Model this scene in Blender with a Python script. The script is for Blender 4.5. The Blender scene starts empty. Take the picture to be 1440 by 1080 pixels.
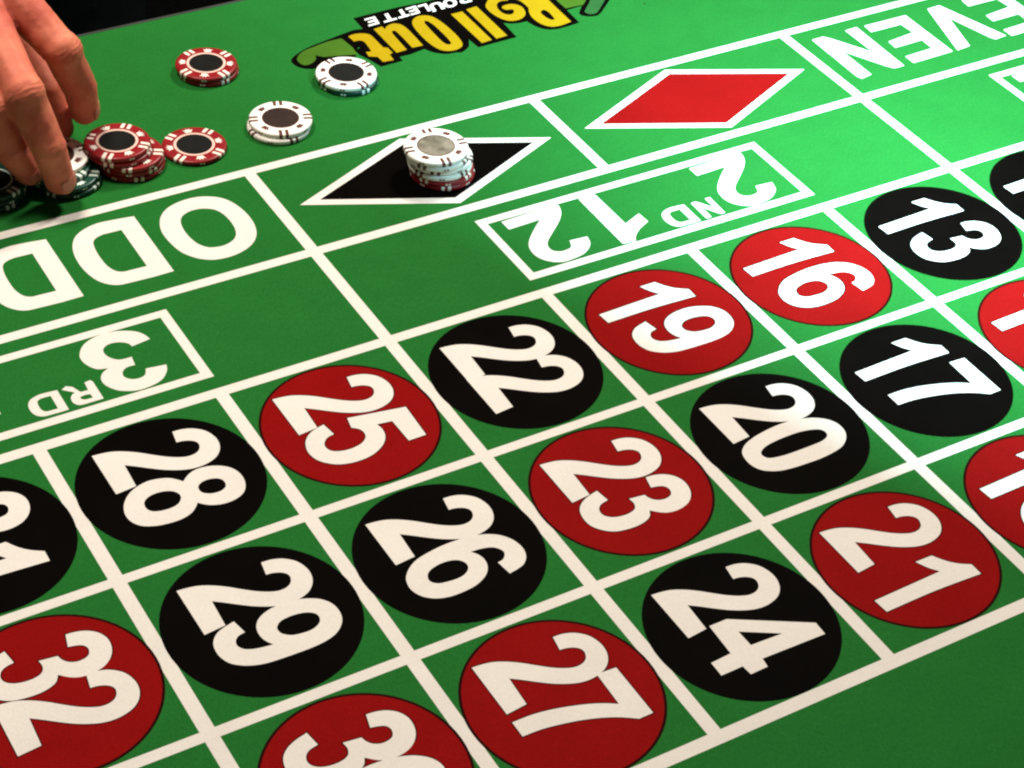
import bpy, bmesh, math, random
from mathutils import Vector, Matrix, noise
from mathutils.geometry import tessellate_polygon, delaunay_2d_cdt
random.seed(7)
MM = 0.001
scene = bpy.context.scene
col = scene.collection
# ------------------------------------------------------------------ camera, world, lamps, exposure
cam = bpy.data.cameras.new('camera')
cam.sensor_width = 36.0
cam.lens = 72.13
cam.clip_start = 0.02
cam.clip_end = 30.0
co = bpy.data.objects.new('camera', cam); col.objects.link(co)
co.matrix_world = Matrix(((0.85894891, 0.28041535, -0.42845537, -0.33397),
                          (-0.50756248, 0.57691591, -0.63995966, -0.77747),
                          (0.06772821, 0.76716052, 0.63786960, 0.71237),
                          (0, 0, 0, 1)))
scene.camera = co
w = bpy.data.worlds.new('World'); scene.world = w; w.use_nodes = True
bg = w.node_tree.nodes['Background']
bg.inputs[0].default_value = (1.0, 0.86, 0.72, 1)
bg.inputs[1].default_value = 0.055
def lamp(name, loc, target, size, power, color, shape='DISK', spread=180):
    l = bpy.data.lights.new(name, 'AREA'); l.shape = shape; l.size = size
    l.energy = power; l.color = color; l.spread = math.radians(spread)
    o = bpy.data.objects.new(name, l); col.objects.link(o)
    o.location = loc
    o.rotation_euler = (Vector(target)-Vector(loc)).to_track_quat('-Z', 'Y').to_euler()
    return o
lamp('ceiling_lamp', (1.128, 0.691, 1.388), (0.1, 0.0, 0.0), 0.30, 33.0, (1.0, 0.955, 0.86))
lamp('overhead_lamp', (-0.12, 0.42, 1.10), (-0.12, 0.40, 0.0), 0.22, 14.5, (1.0, 0.93, 0.82))
lamp('table_lamp', (0.351, -0.101, 0.374), (1.582, 0.348, 0.0), 0.08, 18.0, (0.46, 0.88, 1.02))
scene.view_settings.view_transform = 'Standard'
scene.view_settings.look = 'None'
scene.view_settings.exposure = 0.0
scene.view_settings.gamma = 1.0
scene.view_settings.use_curve_mapping = False
scene.render.engine = 'CYCLES'
scene.cycles.pixel_filter_type = 'BLACKMAN_HARRIS'
scene.cycles.filter_width = 2.3

# ------------------------------------------------------------------ helpers
def tag(o, label=None, cat=None, group=None, kind=None):
    for k, v in (('label', label), ('category', cat), ('group', group), ('kind', kind)):
        if v: o[k] = v
    return o
def mesh_obj(name, verts, faces, mat, parent=None, smooth=False):
    me = bpy.data.meshes.new(name)
    me.from_pydata(verts, [], faces); me.update()
    if mat: me.materials.append(mat)
    if smooth: me.polygons.foreach_set('use_smooth', [True]*len(me.polygons))
    return link(name, me, parent)
def link(name, me, parent=None, loc=None):
    o = bpy.data.objects.new(name, me); col.objects.link(o)
    if parent: o.parent = parent
    if loc: o.location = loc
    return o
def empty(name, loc=(0, 0, 0), rot=(0, 0, 0)):
    o = bpy.data.objects.new(name, None); col.objects.link(o)
    o.empty_display_size = 0.02; o.location = loc; o.rotation_euler = rot
    return o
def copy_tree(o, parent=None):
    c = o.copy(); col.objects.link(c)
    if parent: c.parent = parent
    for ch in list(o.children): copy_tree(ch, c)
    return c

def mat(name, color, rough=0.5, spec=0.3, var=0.0, scale=60.0, bump=0.0, bscale=900.0, metallic=0.0, coat=0.0, sss=0.0, color2=None, sheen=0.0, fiber=0.0):
    m = bpy.data.materials.new(name); m.use_nodes = True
    nt = m.node_tree; b = nt.nodes['Principled BSDF']
    b.inputs['Base Color'].default_value = (*color, 1)
    b.inputs['Roughness'].default_value = rough
    b.inputs['Specular IOR Level'].default_value = spec
    b.inputs['Metallic'].default_value = metallic
    b.inputs['Coat Weight'].default_value = coat
    if sheen: b.inputs['Sheen Weight'].default_value = sheen
    if sss:
        b.inputs['Subsurface Weight'].default_value = sss
        b.inputs['Subsurface Radius'].default_value = (1.0, 0.3, 0.15)
        b.inputs['Subsurface Scale'].default_value = 0.004
    tc = nt.nodes.new('ShaderNodeTexCoord')
    if var > 0 or color2:
        n = nt.nodes.new('ShaderNodeTexNoise'); n.inputs['Scale'].default_value = scale
        n.inputs['Detail'].default_value = 6; n.inputs['Roughness'].default_value = 0.65
        nt.links.new(tc.outputs['Object'], n.inputs['Vector'])
        r = nt.nodes.new('ShaderNodeValToRGB')
        lo = color2 or tuple(c*(1-var) for c in color); hi = color if color2 else tuple(min(1, c*(1+var)) for c in color)
        r.color_ramp.elements[0].position = 0.34; r.color_ramp.elements[0].color = (*lo, 1)
        r.color_ramp.elements[1].position = 0.66; r.color_ramp.elements[1].color = (*hi, 1)
        nt.links.new(n.outputs['Fac'], r.inputs['Fac'])
        out = r.outputs['Color']
        if fiber:                                   # the nap of the cloth: fine light and dark threads
            fn = nt.nodes.new('ShaderNodeTexNoise'); fn.inputs['Scale'].default_value = 950
            fn.inputs['Detail'].default_value = 3; fn.inputs['Roughness'].default_value = 0.7
            mp = nt.nodes.new('ShaderNodeMapping'); mp.inputs['Scale'].default_value = (1.0, 0.45, 1.0)
            mp.inputs['Rotation'].default_value = (0, 0, 0.5)
            nt.links.new(tc.outputs['Object'], mp.inputs['Vector']); nt.links.new(mp.outputs['Vector'], fn.inputs['Vector'])
            mr = nt.nodes.new('ShaderNodeMapRange'); mr.inputs['From Min'].default_value = 0.3; mr.inputs['From Max'].default_value = 0.7
            mr.inputs['To Min'].default_value = 1-fiber; mr.inputs['To Max'].default_value = 1+fiber
            nt.links.new(fn.outputs['Fac'], mr.inputs['Value'])
            mx = nt.nodes.new('ShaderNodeVectorMath'); mx.operation = 'SCALE'
            nt.links.new(out, mx.inputs[0]); nt.links.new(mr.outputs['Result'], mx.inputs['Scale']); out = mx.outputs['Vector']
        nt.links.new(out, b.inputs['Base Color'])
    if bump > 0:
        n2 = nt.nodes.new('ShaderNodeTexNoise'); n2.inputs['Scale'].default_value = bscale
        n2.inputs['Detail'].default_value = 4
        nt.links.new(tc.outputs['Object'], n2.inputs['Vector'])
        bp = nt.nodes.new('ShaderNodeBump'); bp.inputs['Strength'].default_value = bump
        bp.inputs['Distance'].default_value = 0.0006
        nt.links.new(n2.outputs['Fac'], bp.inputs['Height'])
        nt.links.new(bp.outputs['Normal'], b.inputs['Normal'])
    return m
CLOTH = dict(rough=0.6, spec=0.008, bump=0.25, bscale=1400)
M = {
 'felt': mat('green_cloth', (0.0135, 0.117, 0.0195), var=0.05, scale=34, fiber=0.16, **CLOTH),
 'white': mat('cream_print', (0.665, 0.612, 0.56), var=0.03, scale=30, fiber=0.05, **CLOTH),
 'red': mat('red_print', (0.202, 0.0034, 0.0032), var=0.06, scale=30, fiber=0.12, **CLOTH),
 'black': mat('black_print', (0.0017, 0.0011, 0.0008), var=0.2, scale=30, rough=0.62, spec=0.008, bump=0.2, bscale=1400),
 'outline': mat('dark_print_edge', (0.016, 0.002, 0.0015), **CLOTH),
 'digit_edge': mat('maroon_print_edge', (0.050, 0.002, 0.0015), **CLOTH),
 'yellow': mat('yellow_print', (0.33, 0.20, 0.005), var=0.05, scale=60, **CLOTH),
 'lime': mat('lime_print', (0.045, 0.105, 0.010), var=0.12, scale=40, **CLOTH),
 'leaf': mat('leaf_green_print', (0.022, 0.085, 0.022), var=0.12, scale=40, **CLOTH),
 'trim': mat('grey_edge_trim', (0.020, 0.022, 0.017), rough=0.6, var=0.2, scale=50),
 'wood': mat('dark_wood', (0.02, 0.012, 0.008), rough=0.5, var=0.3, scale=12),
 'floor': mat('black_carpet', (0.0035, 0.003, 0.0026), rough=0.95, spec=0.05, var=0.4, scale=80, bump=0.5, bscale=300),
 'shirt': mat('black_fabric', (0.0032, 0.0028, 0.0024), rough=0.95, spec=0.05, var=0.3, scale=40, bump=0.3, bscale=700),
 'hair': mat('dark_hair', (0.01, 0.007, 0.005), rough=0.6, var=0.4, scale=200),
 'chip_red': mat('red_clay', (0.225, 0.007, 0.010), rough=0.36, spec=0.3, var=0.10, scale=120, bump=0.10, bscale=900),
 'chip_white': mat('white_clay', (0.80, 0.76, 0.69), rough=0.35, spec=0.4, var=0.03, scale=120, bump=0.10, bscale=900),
 'chip_green': mat('dark_green_clay', (0.004, 0.042, 0.025), rough=0.33, spec=0.35, var=0.15, scale=120, bump=0.10, bscale=900),
 'mark_cream': mat('cream_inset', (0.80, 0.70, 0.60), rough=0.4, spec=0.4, var=0.05, scale=200),
 'mark_pink': mat('pink_ring', (0.75, 0.48, 0.40), rough=0.4, spec=0.4, var=0.05, scale=200),
 'mark_maroon': mat('maroon_inset', (0.10, 0.022, 0.015), rough=0.4, spec=0.4, var=0.3, scale=300),
 'mark_mint': mat('mint_inset', (0.62, 0.74, 0.64), rough=0.4, spec=0.4, var=0.08, scale=200),
 'inlay': mat('black_inlay', (0.0045, 0.0045, 0.004), rough=0.4, spec=0.2, color2=(0.008, 0.0075, 0.0065), scale=160),
 'inlay_brown': mat('brown_inlay', (0.032, 0.016, 0.012), rough=0.4, spec=0.25, color2=(0.020, 0.011, 0.009), scale=160),
 'inlay_reflect_tint': mat('reflection_tinted_inlay', (0.27, 0.225, 0.165), rough=0.28, spec=0.5, color2=(0.095, 0.078, 0.056), scale=120),  # ceiling light reflected in the foil, painted as pale and dark mottling
}
DIGIT = {
 '2': (32.1, [[(0.6,15.6,1),(1.0,20.9),(3.0,26.3),(7.4,31.2),(13.5,33.6),(19.4,33.6),(24.6,31.5),(28.5,27.7),(30.7,22.6),(31.5,17.0),(30.8,11.3),(28.7,5.7),(25.6,-0.0),(21.5,-5.8),(17.5,-11.0),(13.7,-16.3,1),(30.9,-17.1,1),(32.1,-28.3,1),(0.0,-28.5,1),(0.4,-23.3),(1.5,-17.9),(4.2,-12.0),(8.2,-6.0),(12.8,-0.4),(17.2,5.3),(20.2,10.5),(21.7,15.1),(21.3,19.4),(19.2,22.5),(15.6,24.0),(12.8,23.2),(10.7,20.6),(9.5,17.1),(9.2,14.2,1)]]),
 '5': (33.4, [[(0.8,0.4,1),(6.3,32.7,1),(30.9,31.6,1),(31.0,21.2,1),(13.4,20.7,1),(12.2,12.2,1),(16.0,13.0),(20.5,12.5),(24.7,10.5),(28.6,6.7),(31.9,0.8),(33.4,-5.5),(33.4,-12.4),(31.8,-19.1),(28.5,-24.3),(23.4,-28.5),(16.7,-30.0),(10.2,-28.6),(5.5,-25.5),(2.4,-21.2),(0.9,-16.7),(0.0,-13.1,1),(9.2,-11.6,1),(10.2,-15.8),(12.9,-18.9),(16.0,-20.1),(19.7,-19.2),(22.0,-16.2),(23.3,-11.4),(23.2,-6.5),(21.9,-1.7),(19.0,1.9),(15.4,3.1),(11.7,2.2),(8.6,-1.1,1)]]),
 '8': (33.1, [[(8.0,5.4,1),(4.9,9.0),(2.9,13.1),(2.5,17.9),(3.7,23.3),(6.3,28.1),(10.0,31.6),(14.9,33.4),(20.4,33.4),(25.1,31.9),(28.7,29.3),(31.1,25.2),(32.1,20.2),(31.7,15.2),(30.1,10.8),(28.0,7.8),(25.5,5.4,1),(28.0,3.4),(31.0,-0.2),(32.7,-5.1),(33.1,-10.3),(32.5,-16.4),(31.1,-21.4),(28.5,-26.0),(24.0,-29.1),(18.6,-30.0),(13.0,-28.8),(8.1,-26.0),(3.9,-21.7),(1.2,-16.4),(0.0,-10.8),(0.6,-5.3),(2.4,-0.3),(5.2,3.0)],[(15.0,10.4),(12.8,13.0),(12.1,16.9),(13.1,21.0),(15.5,23.5),(19.1,23.7),(21.7,22.0),(22.9,18.5),(22.4,14.2),(20.5,11.2),(18.2,10.0)],[(13.9,-18.3),(11.1,-15.2),(10.0,-10.6),(10.6,-5.7),(12.5,-2.1),(15.6,-0.2),(18.8,-0.6),(21.9,-3.2),(23.2,-7.3),(23.1,-12.3),(21.6,-16.8),(18.4,-18.9)]]),
 '9': (31.9, [[(0.6,6.3),(0.0,11.6),(0.0,15.9),(1.0,21.1),(3.1,26.4),(5.9,30.6),(10.7,33.9),(16.4,34.8),(21.9,33.6),(26.3,30.4),(29.5,25.7),(31.3,19.2),(31.9,12.1),(31.9,4.8),(31.7,-3.0),(31.1,-10.6),(29.3,-17.0),(26.7,-21.7),(23.1,-25.5),(17.4,-27.7),(11.2,-27.6),(6.7,-25.7),(3.4,-22.2),(1.7,-18.1),(0.3,-12.6,1),(8.9,-10.8,1),(9.8,-14.6),(12.0,-16.9),(15.1,-17.6),(18.2,-16.0),(20.1,-12.7),(21.2,-8.3),(22.0,-2.3,1),(18.3,-4.6),(14.0,-5.6),(9.2,-5.0),(5.2,-2.7),(2.4,1.1)],[(12.8,3.9),(10.1,7.0),(9.2,12.1),(9.6,17.5),(11.1,21.8),(13.7,24.3),(17.1,24.3),(19.9,22.1),(21.6,17.8),(21.6,12.9),(20.5,7.8),(17.7,4.3),(15.2,3.5)]]),
 '6': (32.7, [[(22.8,17.5,1),(22.1,20.7),(20.0,23.0),(17.2,23.9),(14.0,22.3),(11.9,19.4),(10.7,14.7),(10.3,9.2,1),(13.8,11.6),(18.0,12.6),(22.6,11.7),(26.7,8.9),(29.6,4.8),(31.8,-0.8),(32.6,-7.2),(32.7,-13.2),(31.6,-19.1),(29.3,-23.7),(25.5,-27.5),(19.9,-29.6),(14.0,-28.9),(9.8,-26.5),(5.7,-22.0),(2.9,-16.5),(1.3,-9.6),(0.2,-1.6),(0.0,5.9),(0.4,12.4),(1.6,18.6),(3.8,24.1),(7.4,28.9),(13.0,32.5),(19.7,33.7),(25.5,32.1),(29.3,28.6),(30.9,24.6),(32.0,18.9,1)],[(15.1,-17.8),(12.5,-14.8),(11.0,-9.6),(10.9,-4.3),(12.3,0.3),(15.4,2.9),(19.1,2.8),(22.1,-0.2),(23.5,-4.7),(23.3,-10.5),(22.2,-15.8),(19.0,-18.7)]]),
 '3': (31.3, [[(2.6,16.3,1),(3.1,21.1),(4.8,26.0),(8.4,30.3),(13.8,32.6),(20.0,32.1),(25.2,29.4),(28.9,24.9),(30.6,19.0),(30.4,13.2),(28.4,8.7),(24.5,4.2,1),(28.2,1.9),(30.4,-2.5),(31.3,-8.4),(30.8,-15.3),(29.3,-20.7),(25.7,-25.5),(20.7,-28.8),(14.5,-29.5),(8.5,-27.9),(4.4,-24.2),(1.7,-18.9),(0.0,-12.2,1),(8.4,-10.8,1),(9.4,-15.2),(11.4,-18.0),(14.7,-19.3),(17.9,-18.4),(20.5,-15.1),(21.7,-10.1),(21.4,-4.9),(19.7,-1.5),(16.4,-0.1),(12.5,-0.5,1),(13.6,8.3,1),(16.6,9.2),(19.1,11.2),(20.7,14.5),(20.6,18.3),(19.1,21.2),(15.7,22.4),(12.9,21.3),(11.4,18.6),(10.4,14.4,1)]]),
 '0': (32.3, [[(0.0,5.5),(0.6,12.7),(2.2,19.5),(4.9,25.5),(9.1,30.4),(14.4,32.8),(20.7,32.3),(25.9,28.8),(29.6,23.4),(31.4,16.4),(32.3,7.1),(32.2,-1.5),(31.8,-9.8),(30.7,-17.6),(28.3,-23.5),(24.7,-27.8),(19.0,-29.9),(12.5,-29.4),(8.4,-27.2),(4.9,-22.4),(2.5,-15.6),(1.1,-8.3),(0.3,-1.5)],[(14.0,-18.9),(11.5,-14.4),(10.2,-7.1),(9.7,1.9),(10.0,10.4),(11.5,17.3),(13.6,21.3),(16.9,22.4),(19.7,20.6),(21.3,16.2),(21.7,9.5),(21.8,0.8),(21.7,-7.0),(21.0,-13.5),(19.7,-18.0),(16.9,-19.8)]]),
 '4': (34.6, [[(0.0,-14.8,1),(0.0,-4.6,1),(21.8,33.1,1),(29.8,32.7,1),(29.0,-4.1,1),(34.3,-4.9,1),(34.6,-14.9,1),(28.7,-15.5,1),(28.9,-27.9,1),(20.1,-27.7,1),(19.3,-15.8,1)],[(9.4,-4.2,1),(20.1,14.2,1),(19.4,-4.0,1)]]),
 '1': (21.7, [[(12.1,-33.2,1),(10.9,9.5,1),(6.2,5.8),(0.0,2.6,1),(0.1,13.0,1),(6.3,17.1),(10.8,21.7),(14.4,27.4,1),(21.7,27.3,1),(20.5,-2.1),(20.9,-32.5,1)]]),
 '7': (32.0, [[(0.0,21.6,1),(0.6,32.1,1),(31.9,32.2,1),(32.0,24.5,1),(27.5,17.6),(23.9,10.1),(20.9,1.5),(18.7,-7.5),(16.9,-18.2),(16.5,-28.6,1),(7.2,-28.6,1),(7.4,-18.3),(8.8,-8.8),(11.1,0.2),(14.0,8.9),(16.9,15.4),(20.2,21.0,1)]]),
}
PRINT = {
 'D': [[(21.3,168.9,1),(21.0,109.3,1),(8.7,109.1,1),(-5.4,109.7),(-12.2,110.5),(-17.8,114.3),(-22.1,121.3),(-24.5,133.0),(-24.3,145.5),(-21.9,155.8),(-17.1,163.9),(-9.7,168.9),(-0.7,171.2),(10.1,170.5,1)],[(9.5,159.2,1),(9.1,120.2,1),(-0.9,120.6,1),(-5.1,120.9),(-8.9,123.8),(-11.2,130.5),(-11.7,140.1),(-11.1,148.8),(-9.5,155.1),(-6.3,158.1),(-1.7,159.5,1)]],
 'O': [[(67.6,169.9),(75.4,164.5),(80.0,156.1),(82.3,144.3),(82.0,132.7),(79.2,122.9),(74.0,115.6),(66.8,110.9),(58.2,108.5),(50.1,108.6),(43.6,110.6),(37.2,115.8),(32.2,124.0),(30.0,134.7),(29.7,146.2),(32.0,155.5),(36.3,163.0),(42.7,168.4),(50.9,171.3),(59.5,171.9)],[(62.4,158.4),(67.2,154.7),(69.8,147.9),(70.4,139.3),(69.5,131.4),(67.0,125.4),(63.0,121.8),(57.0,119.8),(50.6,120.7),(46.7,123.2),(43.6,128.8),(42.1,138.2),(42.5,146.8),(44.4,153.6),(47.8,157.6),(52.8,159.7),(58.0,159.8)]],
 'E': [[(607.3,167.9,1),(606.2,114.1,1),(570.3,113.2,1),(570.3,122.4,1),(595.2,123.6,1),(596.0,135.4,1),(571.6,134.9,1),(572.3,143.5,1),(596.7,146.3,1),(595.9,158.9,1),(569.3,159.1,1),(570.2,168.1,1)]],
 'N': [[(553.3,168.4,1),(563.8,169.0,1),(561.8,113.1,1),(553.2,113.1,1),(549.5,118.2,1),(533.9,146.3,1),(533.3,113.2,1),(523.7,111.7,1),(522.3,115.3,1),(523.5,167.6,1),(533.4,168.1,1),(537.2,163.5,1),(553.1,136.3,1)]],
 'V': [[(628.0,168.5,1),(639.6,169.2,1),(656.4,115.3,1),(645.7,114.4,1),(643.7,118.0,1),(634.3,151.8,1),(622.5,115.0,1),(610.2,113.7,1)]],
 'R': [[(-56.8,21.8,1),(-67.7,21.8,1),(-70.4,22.5),(-72.3,25.3),(-72.1,29.3),(-70.3,31.9),(-68.3,32.9,1),(-71.0,35.2,1),(-73.9,38.0,1),(-70.9,39.8,1),(-68.0,37.8,1),(-65.7,32.0,1),(-61.5,31.7,1),(-61.0,38.4,1),(-57.6,39.0,1),(-56.7,37.0,1)],[(-67.4,28.3,1),(-64.3,28.7,1),(-61.8,28.3,1),(-61.5,24.9,1),(-65.7,25.1,1),(-67.5,26.4,1)]],
 'big2': [[(216.3,71.3,1),(235.0,72.0,1),(253.9,72.5,1),(256.7,71.6),(254.5,64.6),(249.0,57.6),(239.9,49.7),(231.9,42.8),(228.8,37.6),(229.2,32.9),(232.9,30.2),(237.8,30.1),(241.3,31.7),(243.6,37.3,1),(255.5,36.3,1),(253.6,29.9),(249.4,25.3),(243.6,22.1),(236.2,20.8),(229.5,20.6),(223.7,23.1),(219.2,27.8),(217.1,34.0),(218.0,41.4),(221.7,47.6),(228.9,54.9),(238.9,63.4,1),(216.4,62.4,1)]],
 'big1': [[(271.5,71.9,1),(282.9,72.9,1),(283.5,70.5,1),(283.8,37.6,1),(297.0,43.1,1),(297.6,33.7,1),(288.9,29.4),(282.5,24.3),(279.5,19.7,1),(270.9,20.8,1)]],
 'big3': [[(-15.4,57.8,1),(-26.6,56.0,1),(-27.6,59.3),(-31.3,62.2),(-36.3,63.3),(-40.7,61.4),(-42.4,57.6),(-41.3,52.6),(-38.1,48.8),(-34.4,47.8),(-30.3,47.8,1),(-31.3,40.5,1),(-36.1,40.5),(-39.6,37.8),(-40.3,33.7),(-37.6,30.2),(-33.3,29.2),(-29.6,30.7),(-27.4,35.2,1),(-16.1,33.6,1),(-18.1,28.4),(-23.0,23.1),(-29.4,20.7),(-37.1,20.1),(-43.1,21.9),(-48.3,25.5),(-51.9,31.6),(-52.1,37.2),(-49.6,41.5),(-45.3,44.1,1),(-50.8,46.0),(-54.2,51.0),(-55.5,57.8),(-53.6,63.6),(-49.1,68.9),(-42.4,72.0),(-34.5,72.8),(-26.9,71.2),(-20.1,67.4),(-16.6,62.4)]],
 'diamond_out': [[(317.6,137.0,1),(407.7,177.9,1),(494.6,139.4,1),(410.8,99.2,1)]],
 'diamond_in': [[(331.0,139.1,1),(405.4,171.6,1),(481.6,138.5,1),(410.8,105.5,1)]],
 'bdiamond_out': [[(114.1,137.0,1),(206.9,175.5,1),(292.9,138.0,1),(207.5,98.0,1)]],
 'bdiamond_in': [[(128.0,138.7,1),(201.0,168.2,1),(280.2,137.9,1),(207.6,104.8,1)]],
 'backing': [[(245.6,322.9,1),(281.1,323.9,1),(301.2,322.8,1),(338.0,324.0,1),(384.5,328.4,1),(392.6,317.0,1),(388.0,287.8,1),(387.4,273.0,1),(386.4,254.3,1),(375.8,253.2),(366.7,253.1),(359.6,256.2),(355.6,262.3),(353.4,270.7,1),(347.9,270.8),(342.4,272.1),(337.4,275.4,1),(336.1,255.1,1),(305.2,253.9,1),(304.4,265.6,1),(299.6,257.5),(292.1,253.0),(288.3,254.1),(281.1,255.2),(274.9,259.6),(272.0,264.3),(270.6,267.0,1),(258.5,264.6,1),(250.7,264.8,1),(250.2,259.4,1),(233.4,258.7,1),(231.5,265.6),(230.0,270.7),(227.0,278.6,1),(227.5,284.1,1),(232.0,286.2,1),(228.8,288.6,1),(227.8,293.1,1),(226.7,302.5,1),(228.1,306.4,1),(238.4,308.7,1),(245.0,307.5,1)]],
 'swoosh_line': [[(238.4,308.7,1),(228.4,306.8),(213.7,303.7),(200.4,300.6),(189.2,295.6),(183.0,290.6),(182.0,285.6),(183.8,279.8),(189.1,275.3),(198.7,273.7,1),(223.7,276.8,1),(237.0,295.6,1)]],
 'swoosh': [[(226.0,302.2,1),(215.9,302.1),(205.4,300.0),(194.5,297.1),(187.4,290.8),(186.4,285.2),(188.4,281.0),(193.8,281.4),(198.6,285.2),(200.1,289.6,1),(204.5,285.2,1),(214.8,282.4,1),(226.6,278.9,1),(227.0,284.3,1),(227.5,288.5,1)]],
 't': [[(231.8,302.5),(237.4,303.4),(243.0,301.5),(246.0,297.9),(246.3,290.3),(246.3,280.1,1),(249.0,278.4,1),(248.8,271.2,1),(245.9,270.3,1),(245.2,262.8,1),(237.5,263.5,1),(237.2,270.8,1),(232.1,273.6,1),(232.8,279.4,1),(236.7,278.8,1),(237.6,285.2),(238.0,291.8),(235.9,294.7),(231.9,295.0,1),(231.6,299.1)]],
 'u': [[(251.6,304.0,1),(258.3,305.1,1),(258.8,300.9,1),(262.0,304.1),(267.5,305.3),(271.4,302.2),(272.8,295.8),(272.7,284.3),(272.1,271.5,1),(264.1,271.7,1),(264.4,290.3),(263.9,296.3),(261.5,296.2),(260.5,292.0),(259.4,270.9,1),(251.3,270.3,1)]],
 'Oy': [[(292.7,306.3),(296.7,302.2),(298.8,293.6),(299.6,281.6),(299.3,270.2),(297.4,261.9),(293.2,258.2),(287.2,257.4),(281.4,260.0),(278.5,265.8),(277.1,275.5),(277.2,286.9),(278.3,296.8),(281.4,303.6),(287.0,307.1)],[(290.1,299.2),(291.8,293.2),(292.1,282.6),(291.9,272.4),(290.8,266.0),(287.7,266.0),(286.4,271.4),(286.6,281.6),(287.0,292.4),(287.8,298.5)]],
 'l1': [[(309.9,300.5,1),(319.0,300.6,1),(318.6,258.8,1),(310.3,257.9,1)]],
 'l2': [[(322.9,301.9,1),(331.7,302.9,1),(331.2,259.5,1),(322.3,258.9,1)]],
 'o': [[(345.9,308.7),(340.3,303.9),(337.2,299.2),(336.5,292.4),(337.5,285.4),(340.1,278.9),(344.3,275.3),(350.5,274.9),(356.5,278.2),(359.6,283.4),(360.5,289.6),(358.1,294.3),(353.5,296.3),(348.5,295.5),(346.8,293.2,1),(348.5,290.1),(352.9,288.8),(350.9,284.3),(347.2,283.5),(344.0,286.7),(343.8,294.0),(346.6,299.9),(351.1,302.2),(356.3,301.1,1),(358.0,304.0,1),(352.8,309.4)]],
 'Rr': [[(361.9,302.9,1),(364.1,294.7),(364.0,286.3),(361.6,281.3),(359.7,274.4),(359.9,267.2),(361.9,261.1),(365.5,257.4),(371.7,256.1),(381.7,257.6,1),(383.0,292.5,1),(383.2,304.7,1),(375.2,304.5,1),(372.0,294.8,1),(369.9,304.3,1),(363.6,305.8,1)],[(369.3,278.0),(372.5,279.5),(374.1,275.8),(373.0,265.6),(370.4,265.5),(368.8,269.2),(368.3,274.8)]],
 'slip_line': [[(388.8,292.4,1),(387.1,272.5,1),(400.1,273.4,1),(393.2,265.6),(392.8,262.8),(395.0,260.1),(401.1,257.4),(407.1,259.5),(422.1,271.7,1),(426.7,275.8,1)]],
 'slip': [[(387.9,286.1,1),(388.0,275.1,1),(402.0,274.4,1),(407.1,278.9,1),(409.8,282.6,1),(388.7,290.6,1)]],
 'tail': [[(412.6,280.7,1),(407.9,275.5,1),(397.4,265.6,1),(398.4,262.5),(401.2,260.6),(405.6,261.4),(418.1,272.2,1),(422.2,276.5,1)]],
 'rl0_E': [[(260.4,319.3,1),(251.9,318.7,1),(251.6,316.7,1),(257.6,317.1,1),(257.3,315.1,1),(252.6,314.7,1),(252.3,312.7,1),(257.0,313.1,1),(256.7,311.1,1),(250.7,310.6,1),(250.4,308.6,1),(258.9,309.2,1)]],
 'rl1_T': [[(270.6,319.3,1),(267.7,319.1,1),(266.4,311.0,1),(262.7,310.7,1),(262.4,308.7,1),(272.8,309.4,1),(273.1,311.5,1),(269.3,311.2,1)]],
 'rl2_T': [[(282.1,320.2,1),(279.4,320.0,1),(278.1,311.9,1),(274.5,311.6,1),(274.2,309.6,1),(284.1,310.3,1),(284.4,312.4,1),(280.8,312.1,1)]],
 'rl3_E': [[(293.1,320.9,1),(284.7,320.2,1),(284.3,318.2,1),(290.2,318.6,1),(289.9,316.6,1),(285.3,316.2,1),(284.9,314.2,1),(289.5,314.5,1),(289.2,312.5,1),(283.3,312.1,1),(283.0,310.1,1),(291.4,310.7,1)]],
 'rl4_L': [[(301.4,320.6,1),(293.9,320.0,1),(293.5,318.0,1),(298.6,318.4,1),(297.3,310.2,1),(299.7,310.4,1)]],
 'rl5_U': [[(310.2,309.0,1),(311.3,315.6,1),(310.8,318.1),(306.9,319.0),(302.7,317.5),(301.2,314.9,1),(300.1,308.2,1),(302.9,308.4,1),(304.0,314.6,1),(305.0,316.4),(306.6,316.9),(308.0,316.6),(308.4,314.9,1),(307.3,308.8,1)]],
 'rl6_O': [[(317.8,319.7),(313.7,317.8),(311.3,313.8),(312.3,310.0),(315.9,308.8),(320.1,310.6),(322.4,314.6),(321.5,318.4)],[(317.5,317.5),(315.5,316.4),(314.3,314.0),(314.7,311.7),(316.3,310.9),(318.2,312.0),(319.4,314.4),(319.1,316.7)]],
 'rl7_R': [[(334.7,320.6,1),(332.0,320.4,1),(331.3,316.7,1),(330.1,316.6,1),(327.9,320.1,1),(325.0,319.8,1),(327.4,315.9,1),(325.1,314.7),(324.1,312.6),(324.5,310.6),(327.0,309.8,1),(332.7,310.2,1)],[(330.9,314.7,1),(330.4,312.1,1),(327.8,311.9,1),(327.0,313.1,1),(328.3,314.5,1)]],
}
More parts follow.
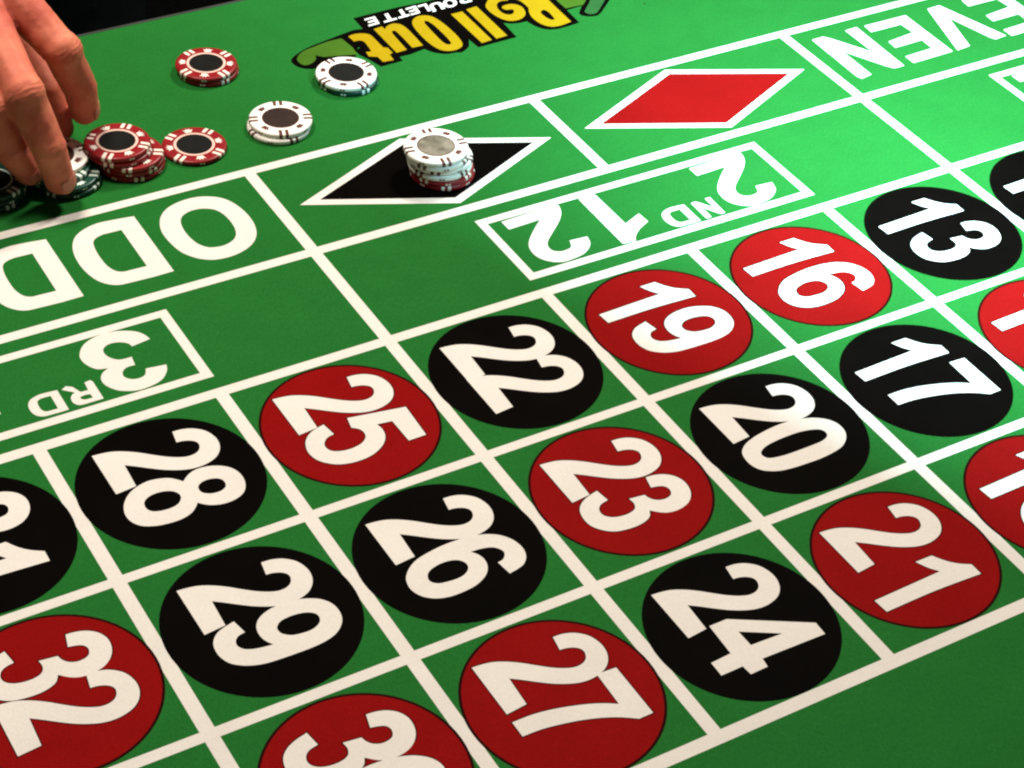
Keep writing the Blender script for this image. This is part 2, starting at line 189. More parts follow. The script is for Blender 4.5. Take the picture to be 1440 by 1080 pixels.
# ------------------------------------------------------------------ flat print
def smooth_loop(pts, k=5):
    """closed loop of (x, y[, 1 = corner]); Catmull-Rom between corners"""
    n = len(pts); out = []
    for i in range(n):
        p1 = pts[i]; p2 = pts[(i+1) % n]; p0 = pts[i-1]; p3 = pts[(i+2) % n]
        c1 = len(p1) > 2; c2 = len(p2) > 2
        out.append((p1[0], p1[1]))
        if c1 and c2: continue
        a = Vector(p1[:2]); b = Vector(p2[:2])
        m1 = (b-a)*0.9 if c1 else (b-Vector(p0[:2]))*0.5
        m2 = (b-a)*0.9 if c2 else (Vector(p3[:2])-a)*0.5
        d = (b-a).length
        for m in (m1, m2):
            if m.length > 1.3*d: m *= 1.3*d/m.length
        for j in range(1, k):
            t = j/k; t2 = t*t; t3 = t2*t
            q = a*(2*t3-3*t2+1)+m1*(t3-2*t2+t)+b*(-2*t3+3*t2)+m2*(t3-t2)
            out.append((q.x, q.y))
    return out
def flat(name, loops, z, m, parent, fx=lambda x, y: (x, y), k=5, smooth=True):
    """one printed shape: first loop is the outline, the rest are holes; millimetres in the table's plane"""
    ls = [[Vector((*fx(*q), 0)) for q in (smooth_loop(l, k) if smooth else [p[:2] for p in l])] for l in loops]
    vs = [v for l in ls for v in l]
    tris = tessellate_polygon(ls)
    faces = []
    for t in tris:
        a, b, c = (vs[i] for i in t)
        cr = (b-a).cross(c-a).z
        if abs(cr) < 1e-7: continue
        faces.append(tuple(t) if cr > 0 else tuple(reversed(t)))
    return mesh_obj(name, [(v.x*MM, v.y*MM, z) for v in vs], faces, m, parent)
def rect(name, x0, y0, x1, y1, z, m, parent):
    return mesh_obj(name, [(x0*MM, y0*MM, z), (x1*MM, y0*MM, z), (x1*MM, y1*MM, z), (x0*MM, y1*MM, z)], [(0, 1, 2, 3)], m, parent)
def disc(name, cx, cy, rx, ry, z, m, parent, n=72):
    return mesh_obj(name, [(cx*MM+rx*MM*math.cos(2*math.pi*i/n), cy*MM+ry*MM*math.sin(2*math.pi*i/n), z) for i in range(n)], [tuple(range(n))], m, parent)
def box_mesh(name, x0, y0, z0, x1, y1, z1, m, parent, bevel=0.0):
    bm = bmesh.new()
    bmesh.ops.create_cube(bm, size=1)
    for v in bm.verts:
        v.co = Vector(((x0+x1)/2+v.co.x*(x1-x0), (y0+y1)/2+v.co.y*(y1-y0), (z0+z1)/2+v.co.z*(z1-z0)))
    if bevel: bmesh.ops.bevel(bm, geom=bm.edges[:], offset=bevel, segments=2, affect='EDGES', profile=0.5)
    me = bpy.data.meshes.new(name); bm.to_mesh(me); bm.free(); me.materials.append(m)
    return link(name, me, parent)

def inset(poly, d, outer=True):
    """offset a closed loop: an outline grows, a hole shrinks"""
    n = len(poly); out = []
    ar = sum(poly[i-1][0]*poly[i][1]-poly[i][0]*poly[i-1][1] for i in range(n))
    sg = (-1 if ar > 0 else 1)*(1 if outer else -1)
    for i in range(n):
        p0, p1, p2 = (Vector(poly[(i+k) % n][:2]) for k in (-1, 0, 1))
        if (p1-p0).length < 1e-6 or (p2-p1).length < 1e-6: continue
        e1 = (p1-p0).normalized(); e2 = (p2-p1).normalized()
        n1 = Vector((-e1.y, e1.x)); n2 = Vector((-e2.y, e2.x))
        bis = n1+n2
        if bis.length < 1e-6: continue
        bis.normalize()
        q = p1+bis*sg*d/max(0.6, bis.dot(n1))
        out.append((q.x, q.y))
    return out

CW, CH = 101.615, 107.0
ZA, ZB, ZC, ZD = 0.000020, 0.000035, 0.000060, 0.000090
table = tag(empty('roulette_table'), 'green cloth roulette table printed with white lines, numbered discs and betting boxes', 'table')
# the cloth, its edge and the table under it (a finely divided sheet, very slightly uneven)
X0, X1, Y0, Y1 = -0.62, 1.05, -0.60, 0.3745
bm = bmesh.new()
nx, ny = 90, 56
grid = [[bm.verts.new((X0+(X1-X0)*i/nx, Y0+(Y1-Y0)*j/ny, 0)) for j in range(ny+1)] for i in range(nx+1)]
for i in range(nx):
    for j in range(ny):
        bm.faces.new((grid[i][j], grid[i+1][j], grid[i+1][j+1], grid[i][j+1]))
me = bpy.data.meshes.new('cloth'); bm.to_mesh(me); bm.free(); me.materials.append(M['felt'])
link('cloth', me, table)
box_mesh('table_slab', X0, Y0, -0.05, X1, Y1, -0.0015, M['wood'], table, 0.001)
box_mesh('edge_trim', X0, Y1+0.0001, -0.022, X1, Y1+0.0028, 0.0004, M['trim'], table, 0.0008)
for lx in (X0+0.06, X1-0.12):
    for ly in (Y0+0.06, Y1-0.12):
        box_mesh('leg', lx, ly, -0.75, lx+0.06, ly+0.06, -0.05, M['wood'], table, 0.004)
fl = mesh_obj('floor', [(-4, -4, -0.75), (4, -4, -0.75), (4, 4, -0.75), (-4, 4, -0.75)], [(0, 1, 2, 3)], M['floor'])
tag(fl, kind='structure')

# grid lines
UMIN, UMAX = -3, 9
VA, VB, VC = -0.86, -1.712, 2.9965
LU, LV = 7.3, 6.4
hl = {}
for v, t in ((0, 6.8), (1, 5.9), (2, 6.1), (VC, 7.3), (VA, 6.9), (VB, 6.8)):
    y = -v*CH
    rect('printed_line', UMIN*CW, y-t/2, UMAX*CW, y+t/2, ZB, M['white'], table)
    hl[v] = t
def vline(u, v0, v1):
    x = u*CW
    rect('printed_line', x-LU/2, -v1*CH, x+LU/2, -v0*CH, ZA, M['white'], table)
for u in range(UMIN, UMAX+1):
    vline(u, VA if u in (-3, 1, 5, 9) else 0, VC)
for u in (-3, -1, 1, 3, 5, 7, 9):
    vline(u, VB, VA)

# numbers
RED = {1, 3, 5, 7, 9, 12, 14, 16, 18, 19, 21, 23, 25, 27, 30, 32, 34, 36}
def number_spot(n, u, row):
    cx, cy = (u+0.5)*CW, -(row+0.5)*CH
    red = n in RED
    colr = 'red' if red else 'black'
    sp = disc('%s_number_disc' % colr, cx, cy, 46.6 if red else 47.2, 47.9 if red else 48.5, ZC, M[colr], table)
    sp['label'] = '%s printed disc with the white number %d' % (colr, n)
    disc('disc_outline', cx, cy, 48.0, 49.3, ZB+0.00001, M['outline' if red else 'black'], sp)
    s = str(n)
    ws = [DIGIT[c][0] for c in s]
    gap = -2.0
    if '1' in s: gap = 7.0
    tot = sum(ws)+gap*(len(s)-1)
    tx = -3.9-tot/2 if len(s) > 1 else -tot/2
    for k, c in enumerate(s):
        # up of the digit is +X, reading direction is -Y
        flat('digit', DIGIT[c][1], ZD+0.00001*k, M['white'], sp, fx=lambda x, y, tx=tx: (cx+y, cy-(x+tx)))
        if red:
            grown = [[(*q, 1) for q in inset([(*e, 1) for e in smooth_loop(l)], 0.7, li == 0)] for li, l in enumerate(DIGIT[c][1])]
            flat('digit_outline', grown, ZC+0.00001+0.000005*k, M['digit_edge'], sp, fx=lambda x, y, tx=tx: (cx+y, cy-(x+tx)), smooth=False)
        tx += ws[k]+gap
for u in range(-3, 9):
    for row in range(3):
        n = 25-3*u+row
        if 1 <= n <= 36: number_spot(n, u, row)

# dozen boxes: outline + lettering
def dozen(u0, first):
    x0, x1 = u0*CW+1.5, (u0+2)*CW
    y1, y0 = 0.708*CH, 0.152*CH
    t = 5.7/2
    out = [(x0-t, y0-t, 1), (x1+t, y0-t, 1), (x1+t, y1+t, 1), (x0-t, y1+t, 1)]
    inn = [(x0+t, y0+t, 1), (x1-t, y0+t, 1), (x1-t, y1-t, 1), (x0+t, y1-t, 1)]
    b = flat('dozen_box', [out, inn], ZA, M['white'], table)
    b['label'] = 'white outlined box lettered %s 12' % first
    dx = (u0-2)*CW
    sh = lambda x, y: (x+dx, y)
    flat('letter', PRINT['big2'], ZC, M['white'], b, fx=sh)
    flat('letter', PRINT['big1'], ZC, M['white'], b, fx=sh)
    if first == '2ND':
        flat('letter', PRINT['big2'], ZC, M['white'], b, fx=lambda x, y: (x+137.0+dx, y-0.4))
        flat('letter', PRINT['N'], ZC, M['white'], b, fx=lambda x, y: (346.6+(x-562.8)*0.36+dx, 20.9+(y-112.5)*0.322))
        flat('letter', PRINT['D'], ZC, M['white'], b, fx=lambda x, y: (327.6+(x-21.1)*0.44+dx, 20.4+(y-109.1)*0.316))
    elif first == '3RD':
        dx += 4*CW
        flat('letter', PRINT['big3'], ZC, M['white'], b, fx=sh2(dx))
        flat('letter', PRINT['R'], ZC, M['white'], b, fx=sh2(dx))
        flat('letter', PRINT['D'], ZC, M['white'], b, fx=lambda x, y: (-76.2+(x-21.1)*0.40+dx, 21.3+(y-109.1)*0.292))
def sh2(d): return lambda x, y: (x+d, y)
dozen(2, '2ND'); dozen(-2, '3RD'); dozen(6, '1ST')

# even money row
def word(glyphs, label):
    objs = []
    for g, f in glyphs:
        o = flat('letter', PRINT[g], ZC, M['white'], table, fx=f)
        o['label'] = label % {'O': 'O', 'D': 'D', 'E': 'E', 'V': 'V', 'N': 'N'}[g]
word([('O', sh2(0)), ('D', sh2(0)), ('D', sh2(-54.4))], 'large white letter %s of the word ODD')
word([('E', sh2(89.6)), ('V', sh2(0)), ('E', sh2(0)), ('N', sh2(0))], 'large white letter %s of the word EVEN')
def diamond(name, cx, inner, label):
    hw, hh, iw, ih = 88.7, 39.0, 75.4, 32.8
    cy = 138.0
    L4 = lambda a, b: [(cx-a, cy, 1), (cx, cy-b, 1), (cx+a, cy, 1), (cx, cy+b, 1)]
    o = flat(name, [L4(iw, ih)], ZC, M[inner], table); o['label'] = label
    flat('diamond_border', [L4(hw, hh), L4(iw-0.0, ih)], ZB, M['white'], o)
    if inner == 'red':
        flat('diamond_outline', [L4(iw+0.5, ih+0.4), L4(iw, ih)], ZC, M['outline'], o)
diamond('red_diamond', 406.1, 'red', 'red printed diamond with a white border')
diamond('black_diamond', 203.6, 'black', 'black printed diamond with a white border, under the chip stack')

# logo
bk = flat('logo_backing', PRINT['backing'], ZB, M['black'], table); bk['label'] = 'black backing of the yellow Roll Out lettering'
for g in ('Rr', 'o', 'l2', 'l1', 'Oy', 'u', 't'):
    flat('yellow_letter', PRINT[g], ZC, M['yellow'], bk)
for g in [k for k in PRINT if k.startswith('rl')]:
    flat('white_letter', PRINT[g], ZC, M['white'], bk)
sw = flat('swoosh_outline', PRINT['swoosh_line'], ZA, M['black'], table)
sw['label'] = 'black outlined green swoosh beside the lettering'
flat('swoosh_fill', PRINT['swoosh'], ZB+0.00001, M['lime'], sw)
sl = flat('leaf_outline', PRINT['slip_line'], ZA+0.000003, M['black'], table)
sl['label'] = 'black outlined green leaf at the start of the lettering'
flat('leaf_fill', PRINT['slip'], ZA+0.000008, M['lime'], sl)
flat('leaf_tail', PRINT['tail'], ZA+0.000012, M['leaf'], sl)
disc('speck', 443.0, 258.0, 0.7, 0.6, ZA, M['outline'], table, 12)

# ------------------------------------------------------------------ chips
R_, T_ = 20.0, 3.35
def profile():
    """(r, z) of half a chip from the inlay edge over the rim to the bottom, mm, z from the base"""
    return [(12.6, T_-0.12), (12.9, T_), (18.7, T_), (19.35, T_-0.12), (19.8, T_-0.5), (R_, T_-1.0), (R_, 1.0), (19.8, 0.5), (19.35, 0.12), (18.7, 0.0)]
def chip_body_mesh(m):
    pr = profile(); n = 64
    vs, fs = [], []
    for r, z in pr:
        for i in range(n):
            a = 2*math.pi*i/n; vs.append((r*math.cos(a)*MM, r*math.sin(a)*MM, z*MM))
    for k in range(len(pr)-1):
        for i in range(n):
            j = (i+1) % n
            fs.append((k*n+i, (k+1)*n+i, (k+1)*n+j, k*n+j))
    fs.append(tuple(range(n)))
    fs.append(tuple(reversed(range((len(pr)-1)*n, len(pr)*n))))
    me = bpy.data.meshes.new('chip_body'); me.from_pydata(vs, [], fs); me.materials.append(m)
    me.polygons.foreach_set('use_smooth', [True]*(len(fs)-2)+[False, False]); me.update()
    return me
def stripe_mesh(m, off):
    """one inset bar that runs out over the face, down the rim and back underneath"""
    pts = [(14.2, T_+0.03), (16.6, T_+0.03), (18.75, T_+0.03), (19.40, T_-0.09), (19.84, T_-0.48), (R_+0.05, T_-1.0), (R_+0.05, 1.0), (19.84, 0.48), (19.4, 0.09), (18.7, -0.02)]
    wid = 1.05
    vs, fs = [], []
    for k, (r, z) in enumerate(pts):
        for s in (-1, 1):
            y = off+s*wid
            x = math.sqrt(max(r*r-y*y, 0.0)) if r > 18 else r-0.02
            vs.append((x*MM, y*MM, z*MM))
    for k in range(len(pts)-1):
        a = 2*k; fs.append((a, a+2, a+3, a+1))
    me = bpy.data.meshes.new('edge_bar'); me.from_pydata(vs, [], fs); me.materials.append(m); me.update()
    return me
def crown_mesh(m, q=1.0):
    """small crown on the face with a little square under it on the rim"""
    o = [(-1.9*q, 13.5), (1.9*q, 13.5), (2.1*q, 14.9), (3.3*q, 17.0), (1.6*q, 16.0), (0.95*q, 17.9), (0, 16.2), (-0.95*q, 17.9), (-1.6*q, 16.0), (-3.3*q, 17.0), (-2.1*q, 14.9)]
    vs = [(r*MM, -y*MM, (T_+0.03)*MM) for y, r in o]
    ls = [[Vector((v[0], v[1], 0)) for v in vs]]
    fs = []
    for t in tessellate_polygon(ls):
        a, b, c = (ls[0][i] for i in t)
        fs.append(tuple(t) if (b-a).cross(c-a).z > 0 else tuple(reversed(t)))
    for s in (-1, 1):
        k = len(vs); y0, y1 = (0.3, 1.6) if s > 0 else (-1.6, -0.3)
        for y, z in ((y0, 1.05), (y1, 1.05), (y1, 2.3), (y0, 2.3)):
            vs.append((math.sqrt((R_+0.05)**2-y*y)*MM, y*MM, z*MM))
        fs.append((k, k+1, k+2, k+3))
    me = bpy.data.meshes.new('crown'); me.from_pydata(vs, [], fs); me.materials.append(m); me.update()
    return me
def ring_mesh(name, r0, r1, z, m, n=56):
    vs, fs = [], []
    for r in (r0, r1):
        for i in range(n):
            a = 2*math.pi*i/n; vs.append((r*math.cos(a)*MM, r*math.sin(a)*MM, z*MM))
    for i in range(n):
        j = (i+1) % n; fs.append((i, n+i, n+j, j))
    me = bpy.data.meshes.new(name); me.from_pydata(vs, [], fs); me.materials.append(m); me.update()
    return me
def inlay_mesh(m, r=11.7, n=56):
    vs = [(r*math.cos(2*math.pi*i/n)*MM, r*math.sin(2*math.pi*i/n)*MM, (T_-0.05)*MM) for i in range(n)]
    me = bpy.data.meshes.new('inlay'); me.from_pydata(vs, [], [tuple(range(n))]); me.materials.append(m); me.update()
    return me
def make_chip(kind):
    body, mark, ring, rr, inlay = {
        'red': ('chip_red', 'mark_cream', 'mark_pink', 12.7, 'inlay'),
        'white': ('chip_white', 'mark_maroon', 'mark_maroon', 11.75, 'inlay_brown'),
        'green': ('chip_green', 'mark_mint', 'mark_mint', 12.4, 'inlay')}[kind]
    t = empty('poker_chip')
    link('chip_body', chip_body_mesh(M[body]), t)
    link('inlay', inlay_mesh(M[inlay]), t)
    link('inlay_ring', ring_mesh('inlay_ring', 11.1, rr, T_+0.02, M[ring]), t)
    b1, b2 = stripe_mesh(M[mark], -2.0), stripe_mesh(M[mark], 2.0); cr = crown_mesh(M[mark], 1.05 if kind == 'white' else 1.0)
    for k in range(4):
        for b in (b1, b2):
            o = link('edge_bar', b, t); o.rotation_euler = (0, 0, k*math.pi/2)
        o = link('crown', cr, t); o.rotation_euler = (0, 0, k*math.pi/2+math.pi/4)
    return t
PROTO = {}
def chip(kind, x, y, z, ang, label, group=None, tilt=(0, 0)):
    if kind in PROTO: o = copy_tree(PROTO[kind])
    else: o = PROTO[kind] = make_chip(kind)
    o.location = (x*MM, y*MM, z*MM+0.00012)
    o.rotation_euler = (math.radians(tilt[0]), math.radians(tilt[1]), math.radians(ang))
    tag(o, label, 'poker chip')
    if group: o['group'] = group
    elif 'group' in o: del o['group']
    return o
G = 'poker chips on the cloth'
chip('red', 127.2, 299.5, 0, -79, 'lower red chip of the pair near the far table edge', G)
chip('red', 126.3, 299.9, T_, -73, 'upper red chip of the pair near the far table edge', G)
chip('red', 82.5, 219.9, 0, -54, 'single red chip lying flat to the right of the leaning red stack', G)
chip('white', 139.6, 219.0, 0, -86, 'lower white chip of the white pair left of the diamond', G, )
chip('white', 141.6, 220.5, T_, -109, 'upper white chip with brown inlay on the white pair left of the diamond', G)
chip('green', 204.9, 251.6, 0, -80, 'dark green chip under a white one beside the yellow lettering', G)
wc = chip('white', 204.1, 252.2, T_, -79, 'white chip with black inlay on a green one beside the yellow lettering', G)
for ch in wc.children:
    if ch.name.startswith('inlay') and not ch.name.startswith('inlay_ring'):
        ch.data = ch.data.copy(); ch.data.materials[0] = M['inlay']
# stack on the black diamond, from the cloth up
names = ['bottom red', 'second red', 'lowest white', 'second white', 'third white', 'topmost white']
st = [('red', 209.0, 131.4, -112), ('red', 208.4, 131.8, -62), ('white', 207.6, 132.6, -70), ('white', 208.3, 133.6, -128), ('white', 206.0, 133.4, -58), ('white', 205.1, 134.1, -99)]
for k, (kind, x, y, a) in enumerate(st):
    lab = '%s chip of the stack on the black diamond' % names[k]
    if k == 5: lab = 'topmost white chip with reflection-tinted inlay on the black diamond stack'
    o = chip(kind, x, y, k*T_, a, lab, G)
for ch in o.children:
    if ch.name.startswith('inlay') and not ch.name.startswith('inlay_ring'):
        ch.data = ch.data.copy(); ch.data.materials[0] = M['inlay_reflect_tint']  # top chip's inlay: same foil, with the reflection put into its colour
# red stack by the hand
names = ['bottom', 'second', 'third', 'fourth', 'topmost']
st = [(41.2, 219.2, -100), (41.3, 219.9, -72), (40.5, 219.8, -118), (34.9, 223.0, -131), (34.2, 223.9, -131)]
for k, (x, y, a) in enumerate(st):
    chip('red', x, y, k*T_, a, '%s red chip of the leaning stack beside the hand' % names[k], G)
# chips under the fingers
chip('green', 0.2, 219.0, 0, -52, 'bottom dark green chip under the fingers', G)
chip('green', -1.0, 219.8, T_, -31, 'second dark green chip up under the fingers', G)
chip('green', -4.0, 225.0, 2*T_, -60, 'third dark green chip up, beneath the white chip held by the fingers', G)
o = chip('white', -3.5, 229.5, 3*T_+0.3, -1, 'white chip held by the fingers on the green stack', G, tilt=(1.5, -1.5))
names = ['bottom', 'middle', 'top']
for k, (x, y, a) in enumerate([(-46.0, 224.0, -75), (-45.0, 224.6, -30), (-44.6, 225.0, -64)]):
    chip('green', x, y, k*T_, a, '%s dark green chip of the stack at the left edge behind the fingers' % names[k], G)

# ------------------------------------------------------------------ the person reaching in
import numpy as np
def ico(sub):
    b_ = bmesh.new(); bmesh.ops.create_icosphere(b_, subdivisions=sub, radius=1.0)
    v = np.array([x.co[:] for x in b_.verts]); f = np.array([[q.index for q in x.verts] for x in b_.faces]); b_.free()
    return v, f
ICO2, ICO3 = ico(2), ico(3)
class Lump:
    """a pile of overlapping spheres; the voxel remesh grows one skin round them"""
    def __init__(self): self.v, self.f, self.n = [], [], 0
    def add(self, ic, m):
        self.v.append(ic[0] @ np.array(m.to_3x3()).T+np.array(m.translation)); self.f.append(ic[1]+self.n); self.n += len(ic[0])
def capsule_chain(bm, pts, step=0.35):
    for (a, ra), (b, rb) in zip(pts, pts[1:]):
        n = max(2, int((b-a).length/(min(ra, rb)*step)))
        for i in range(n+1):
            t = i/n
            bm.add(ICO2, Matrix.Translation(a.lerp(b, t)) @ Matrix.Scale(ra+(rb-ra)*t, 4))
def blob(bm, c, r, s=(1, 1, 1)):
    bm.add(ICO3, Matrix.Translation(c) @ Matrix.Diagonal((s[0]*r, s[1]*r, s[2]*r, 1)))
def remeshed(bm, voxel, smooth_iter, factor=0.5):
    me = bpy.data.meshes.new('tmp'); me.from_pydata(np.concatenate(bm.v), [], np.concatenate(bm.f)); me.update()
    o = bpy.data.objects.new('tmp', me); col.objects.link(o)
    m = o.modifiers.new('r', 'REMESH'); m.mode = 'VOXEL'; m.voxel_size = voxel
    s = o.modifiers.new('s', 'SMOOTH'); s.factor = factor; s.iterations = smooth_iter
    dg = bpy.context.evaluated_depsgraph_get()
    out = bpy.data.meshes.new_from_object(o.evaluated_get(dg))
    bpy.data.objects.remove(o); bpy.data.meshes.remove(me)
    return out
V = lambda x, y, z: Vector((x, y, z))*MM
wrist = V(-50, 346, 117)
FING = {
 'index':  [(-8.0, 268.9, 102.0, 13.0), (8.6, 236.5, 78.5, 11.9), (18.5, 239.0, 50.0, 10.8), (22.3, 244.6, 31.0, 9.0)],
 'middle': [(-27.0, 260.0, 95.0, 13.2), (-25.5, 207.5, 74.5, 11.9), (-17.5, 196.5, 43.0, 10.9), (-11.8, 200.0, 18.0, 9.3)],
 'ring':   [(-45.0, 257.0, 82.0, 12.6), (-43.8, 216.5, 63.0, 11.6), (-35.3, 212.5, 37.5, 10.6), (-24.8, 217.0, 17.0, 9.0)],
 'pinky':  [(-60.5, 256.0, 72.0, 11.6), (-63.5, 221.0, 53.0, 9.9), (-58.0, 214.0, 35.0, 8.8), (-51.0, 216.5, 18.0, 7.4)],
}
THUMB = [(-22, 330, 98, 15.0), (-3.5, 297, 66, 12.5), (5.8, 262, 38, 10.8), (8.6, 252.0, 16, 9.0)]
def hand_bm():
    bm = Lump()
    mid = {}
    for k, f in FING.items():
        pts = [(V(*p[:3]), p[3]*MM) for p in f]
        capsule_chain(bm, pts)
        for p in f[1:2]: blob(bm, V(*p[:3])+V(0.5, -1.0, 1.2), p[3]*1.0*MM)     # knuckle
        for p in f[2:3]: blob(bm, V(*p[:3])+V(0.0, -0.6, 0.6), p[3]*0.97*MM)
        a, b = pts[2][0], pts[3][0]
        blob(bm, b+(b-a).normalized()*0.0015, f[3][3]*1.02*MM)                  # fleshy tip
        mcp = pts[0][0]
        capsule_chain(bm, [(mcp, f[0][3]*MM), (wrist.lerp(mcp, 0.45)+V(0, 0, 2), 14*MM), (wrist, 15*MM)])
        capsule_chain(bm, [(mcp+V(0, -4, 0), (f[0][3]+0.6)*MM), (pts[0][0].lerp(pts[1][0], 0.55), f[1][3]*1.06*MM)])
        blob(bm, mcp+V(0, 0, 3), f[0][3]*MM)
        mid[k] = mcp
    # web between neighbouring fingers
    ks = list(FING)
    for a, b in zip(ks, ks[1:]):
        p = mid[a].lerp(mid[b], 0.5)+V(0, 1, -2.5)
        capsule_chain(bm, [(p, 10.5*MM), (wrist.lerp(p, 0.7)+V(0, 0, 0.5), 13*MM), (wrist.lerp(p, 0.4)+V(0, 0, 1.0), 14.5*MM), (wrist, 16*MM)])
    pts = [(V(*p[:3]), p[3]*MM) for p in THUMB]
    capsule_chain(bm, pts)
    capsule_chain(bm, [(pts[1][0], 12*MM), (wrist.lerp(mid['index'], 0.45)+V(2, 0, -8), 14*MM), (mid['index']+V(-4, 8, -8), 10*MM)])   # thumb web
    capsule_chain(bm, [(wrist, 18*MM), (wrist+V(-6, 40, 10), 21*MM), (wrist+V(-22, 120, 36), 27*MM)])
    capsule_chain(bm, [(wrist+V(14, 4, -2), 15*MM), (wrist+V(8, 40, 8), 19*MM)])
    capsule_chain(bm, [(wrist+V(-14, 0, -2), 15*MM), (wrist+V(-18, 40, 8), 19*MM)])
    return bm
skin = mat('skin', (0.66, 0.195, 0.108), rough=0.58, spec=0.2, color2=(0.50, 0.100, 0.066), scale=46, bump=0.35, bscale=420, sss=0.12)
skin_me = remeshed(hand_bm(), 0.0011, 16)
# creases over the finger joints, pressed into the skin along the back of each joint
def crease(me):
    rows = []
    for k, f in FING.items():
        for j in (1, 2):
            p0, p1, p2 = (V(*f[i][:3]) for i in (j-1, j, j+1))
            ax = ((p1-p0).normalized()+(p2-p1).normalized()).normalized()
            rows.append((p1, ax, f[j][3]*MM))
    nrm = [v.normal.copy() for v in me.vertices]
    for v, nn in zip(me.vertices, nrm):
        for p, ax, r in rows:
            d = v.co-p
            s = d.dot(ax)
            if abs(s) < 0.008 and d.length < r*1.7:
                dep = 0.0
                for off, am in ((-0.0032, 0.00026), (-0.0008, 0.00042), (0.0018, 0.00040), (0.0046, 0.00020)):
                    wob = 0.0012*noise.noise(d*140+Vector((off*900, 0, 0)))
                    dep += am*math.exp(-((s-off-wob)/0.0008)**2)
                rad = d-ax*s
                v.co -= rad.normalized()*dep
        n = noise.noise(v.co*160)*0.00022+noise.noise(v.co*70)*0.0004
        v.co += nn*n
crease(skin_me)
# the rest of the body (mostly above the frame or under the clothes), bridged to the hand at the forearm
hb = Lump()
HC = V(120, 800, 830)
blob(hb, HC, 0.098, (0.80, 0.98, 1.15)); blob(hb, HC+V(0, -22, -62), 0.066, (0.86, 0.95, 0.9))
blob(hb, HC+V(0, -100, -18), 0.016, (0.8, 1.2, 1.5)); capsule_chain(hb, [(HC+V(0, 10, -80), 0.058), (V(120, 815, 640), 0.062), (V(120, 825, 300), 0.10), (V(120, 825, 0), 0.10)])
for s in (-1, 1):
    blob(hb, HC+V(s*79, 6, -10), 0.024, (0.4, 0.8, 1.3))
    blob(hb, HC+V(s*32, -82, 8), 0.017, (1.3, 0.7, 0.5))
    capsule_chain(hb, [(V(120, 825, 600), 0.07), (V(120+s*100, 825, 590), 0.065)])
    capsule_chain(hb, [(V(120, 825, 0), 0.10), (V(120+s*85, 825, -60), 0.08), (V(120+s*95, 812, -420), 0.054), (V(120+s*100, 835, -700), 0.042)])
blob(hb, HC+V(0, -88, -62), 0.018, (1.5, 0.5, 0.4))
cut0, cut1 = wrist+V(-10.5, 70, 18), wrist+V(-13, 88, 24)
axis = (cut1-cut0).normalized()
capsule_chain(hb, [(wrist+V(-6, 40, 10), 0.022), (wrist+V(-22, 120, 36), 0.028), (V(-100, 590, 190), 0.040), (V(-70, 800, 520), 0.058), (V(20, 825, 590), 0.065)])
capsule_chain(hb, [(V(220, 825, 590), 0.065), (V(310, 815, 530), 0.058), (V(355, 850, 220), 0.042), (V(362, 845, -40), 0.028), (V(362, 830, -110), 0.036)])
for k in range(4):
    capsule_chain(hb, [(V(362, 806+k*20, -120), 0.013), (V(352, 804+k*21, -175), 0.011), (V(342, 804+k*20, -205+8*abs(k-1)), 0.009)])
capsule_chain(hb, [(V(355, 800, -70), 0.016), (V(340, 780, -115), 0.011), (V(334, 782, -140), 0.010)])
head_me = remeshed(hb, 0.006, 4)
def cut(me, p, n):
    b_ = bmesh.new(); b_.from_mesh(me)
    bmesh.ops.bisect_plane(b_, geom=b_.verts[:]+b_.edges[:]+b_.faces[:], plane_co=p, plane_no=n, clear_outer=True)
    m_ = bpy.data.meshes.new('tmp'); b_.to_mesh(m_); b_.free(); return m_
bmj = bmesh.new(); bmj.from_mesh(cut(skin_me, cut0, axis))
arm = bmesh.new(); arm.from_mesh(head_me)
# drop only the forearm's own end: everything on the hand's side of the second plane
bmesh.ops.bisect_plane(arm, geom=arm.verts[:]+arm.edges[:]+arm.faces[:], plane_co=cut1, plane_no=axis)
doomed = [f for f in arm.faces if (f.calc_center_median()-cut1).dot(axis) < 0 and (f.calc_center_median()-cut1).length < 0.12]
bmesh.ops.delete(arm, geom=doomed, context='FACES')
tm_ = bpy.data.meshes.new('tmp'); arm.to_mesh(tm_); arm.free(); bmj.from_mesh(tm_)
rim = [e for e in bmj.edges if e.is_boundary]
bmesh.ops.bridge_loops(bmj, edges=rim)
bmesh.ops.recalc_face_normals(bmj, faces=bmj.faces[:])
body = bpy.data.meshes.new('person'); bmj.to_mesh(body); bmj.free()
body.materials.clear(); body.materials.append(skin)
for p in body.polygons: p.material_index = 0
body.polygons.foreach_set('use_smooth', [True]*len(body.polygons))
person = link('person', body)
tag(person, 'person in black reaching from the upper left and gripping chips with the right hand', 'person')
# nails
def nail(f, dirback, wid, ln):
    a, b = V(*f[2][:3]), V(*f[3][:3])
    ax = (b-a).normalized()
    n = (Vector(dirback)-ax*Vector(dirback).dot(ax)).normalized()
    sx = ax.cross(n)
    r = f[3][3]*MM
    vs, fs = [], []
    NU, NV = 8, 8
    for i in range(NU+1):
        for j in range(NV+1):
            u = i/NU*2-1; t = j/NV
            ww = wid*(1-0.35*max(0, (t-0.6)/0.4)**2)*(1-0.25*max(0, (0.2-t)/0.2)**2)
            ang = u*ww/(r*1.0)
            p = b+ax*((t-0.35)*ln)+(n*math.cos(ang)+sx*math.sin(ang))*(r*1.05*(1-0.16*max(0, t-0.45)**2/0.3))
            vs.append(p)
    for i in range(NU):
        for j in range(NV):
            q = i*(NV+1)+j; fs.append((q, q+NV+1, q+NV+2, q+1))
    o = mesh_obj('fingernail', vs, fs, M_nail, person, True)
    s = o.modifiers.new('thick', 'SOLIDIFY'); s.thickness = 0.0005
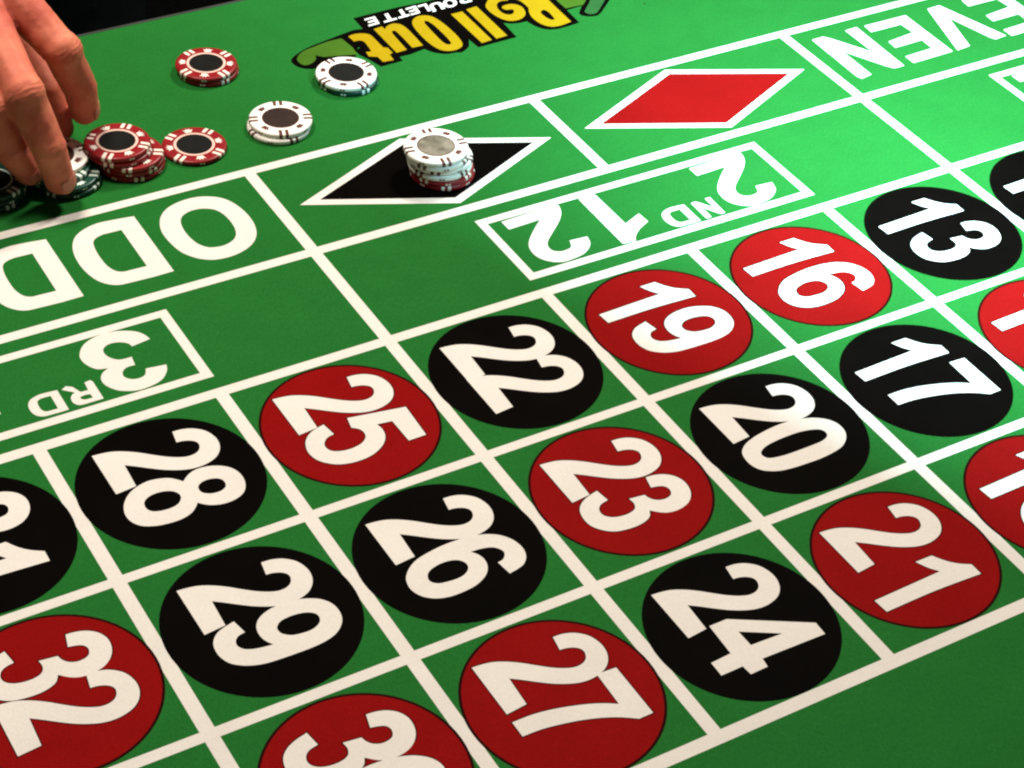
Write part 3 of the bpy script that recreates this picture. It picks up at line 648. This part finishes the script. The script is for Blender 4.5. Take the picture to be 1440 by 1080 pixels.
M_nail = mat('nail', (0.56, 0.18, 0.12), rough=0.4, spec=0.35, var=0.06, scale=120)
nail(FING['middle'], (0.25, -0.75, 0.45), 0.0066, 0.0115)
nail(FING['ring'], (0.1, -0.75, 0.5), 0.0060, 0.010)
nail(FING['index'], (0.75, -0.55, 0.3), 0.0062, 0.0105)
nail(FING['pinky'], (0.0, -0.7, 0.5), 0.005, 0.009)
# black clothes
sb = Lump()
capsule_chain(sb, [(wrist+V(-10, 70, 20), 0.034), (V(-100, 590, 190), 0.052), (V(-70, 800, 520), 0.075), (V(20, 825, 600), 0.085)])
capsule_chain(sb, [(V(220, 825, 600), 0.085), (V(310, 815, 530), 0.075), (V(355, 850, 220), 0.055), (V(360, 845, -20), 0.040)])
for t in range(12):
    z = 620-t*58
    wd = (1.62, 1.72, 1.72, 1.66, 1.58, 1.5, 1.46, 1.46, 1.5, 1.56, 1.62, 1.62)[t]
    blob(sb, V(120, 820, z), 0.118, (wd, 1.0, 0.9))
shirt_me = remeshed(sb, 0.009, 5)
shirt_me.materials.append(M['shirt']); shirt_me.polygons.foreach_set('use_smooth', [True]*len(shirt_me.polygons))
sh_o = link('shirt', shirt_me, person)
tb = Lump()
blob(tb, V(120, 825, -30), 0.13, (1.42, 1.0, 0.9))
for s in (-1, 1):
    capsule_chain(tb, [(V(120+s*85, 825, -60), 0.092), (V(120+s*95, 812, -420), 0.066), (V(120+s*100, 835, -700), 0.052)])
tm = remeshed(tb, 0.010, 5); tm.materials.append(M['shirt']); tm.polygons.foreach_set('use_smooth', [True]*len(tm.polygons))
link('trousers', tm, person)
for s in (-1, 1):
    sb2 = Lump(); capsule_chain(sb2, [(V(120+s*100, 850, -712), 0.036), (V(120+s*108, 720, -722), 0.027)])
    sm = remeshed(sb2, 0.008, 3); sm.materials.append(M['shirt']); link('shoe', sm, person)
hr = Lump(); blob(hr, HC+V(0, 14, 26), 0.104, (0.84, 0.98, 1.0))
hm = remeshed(hr, 0.008, 2); hm.materials.append(M['hair']); link('hair', hm, person)
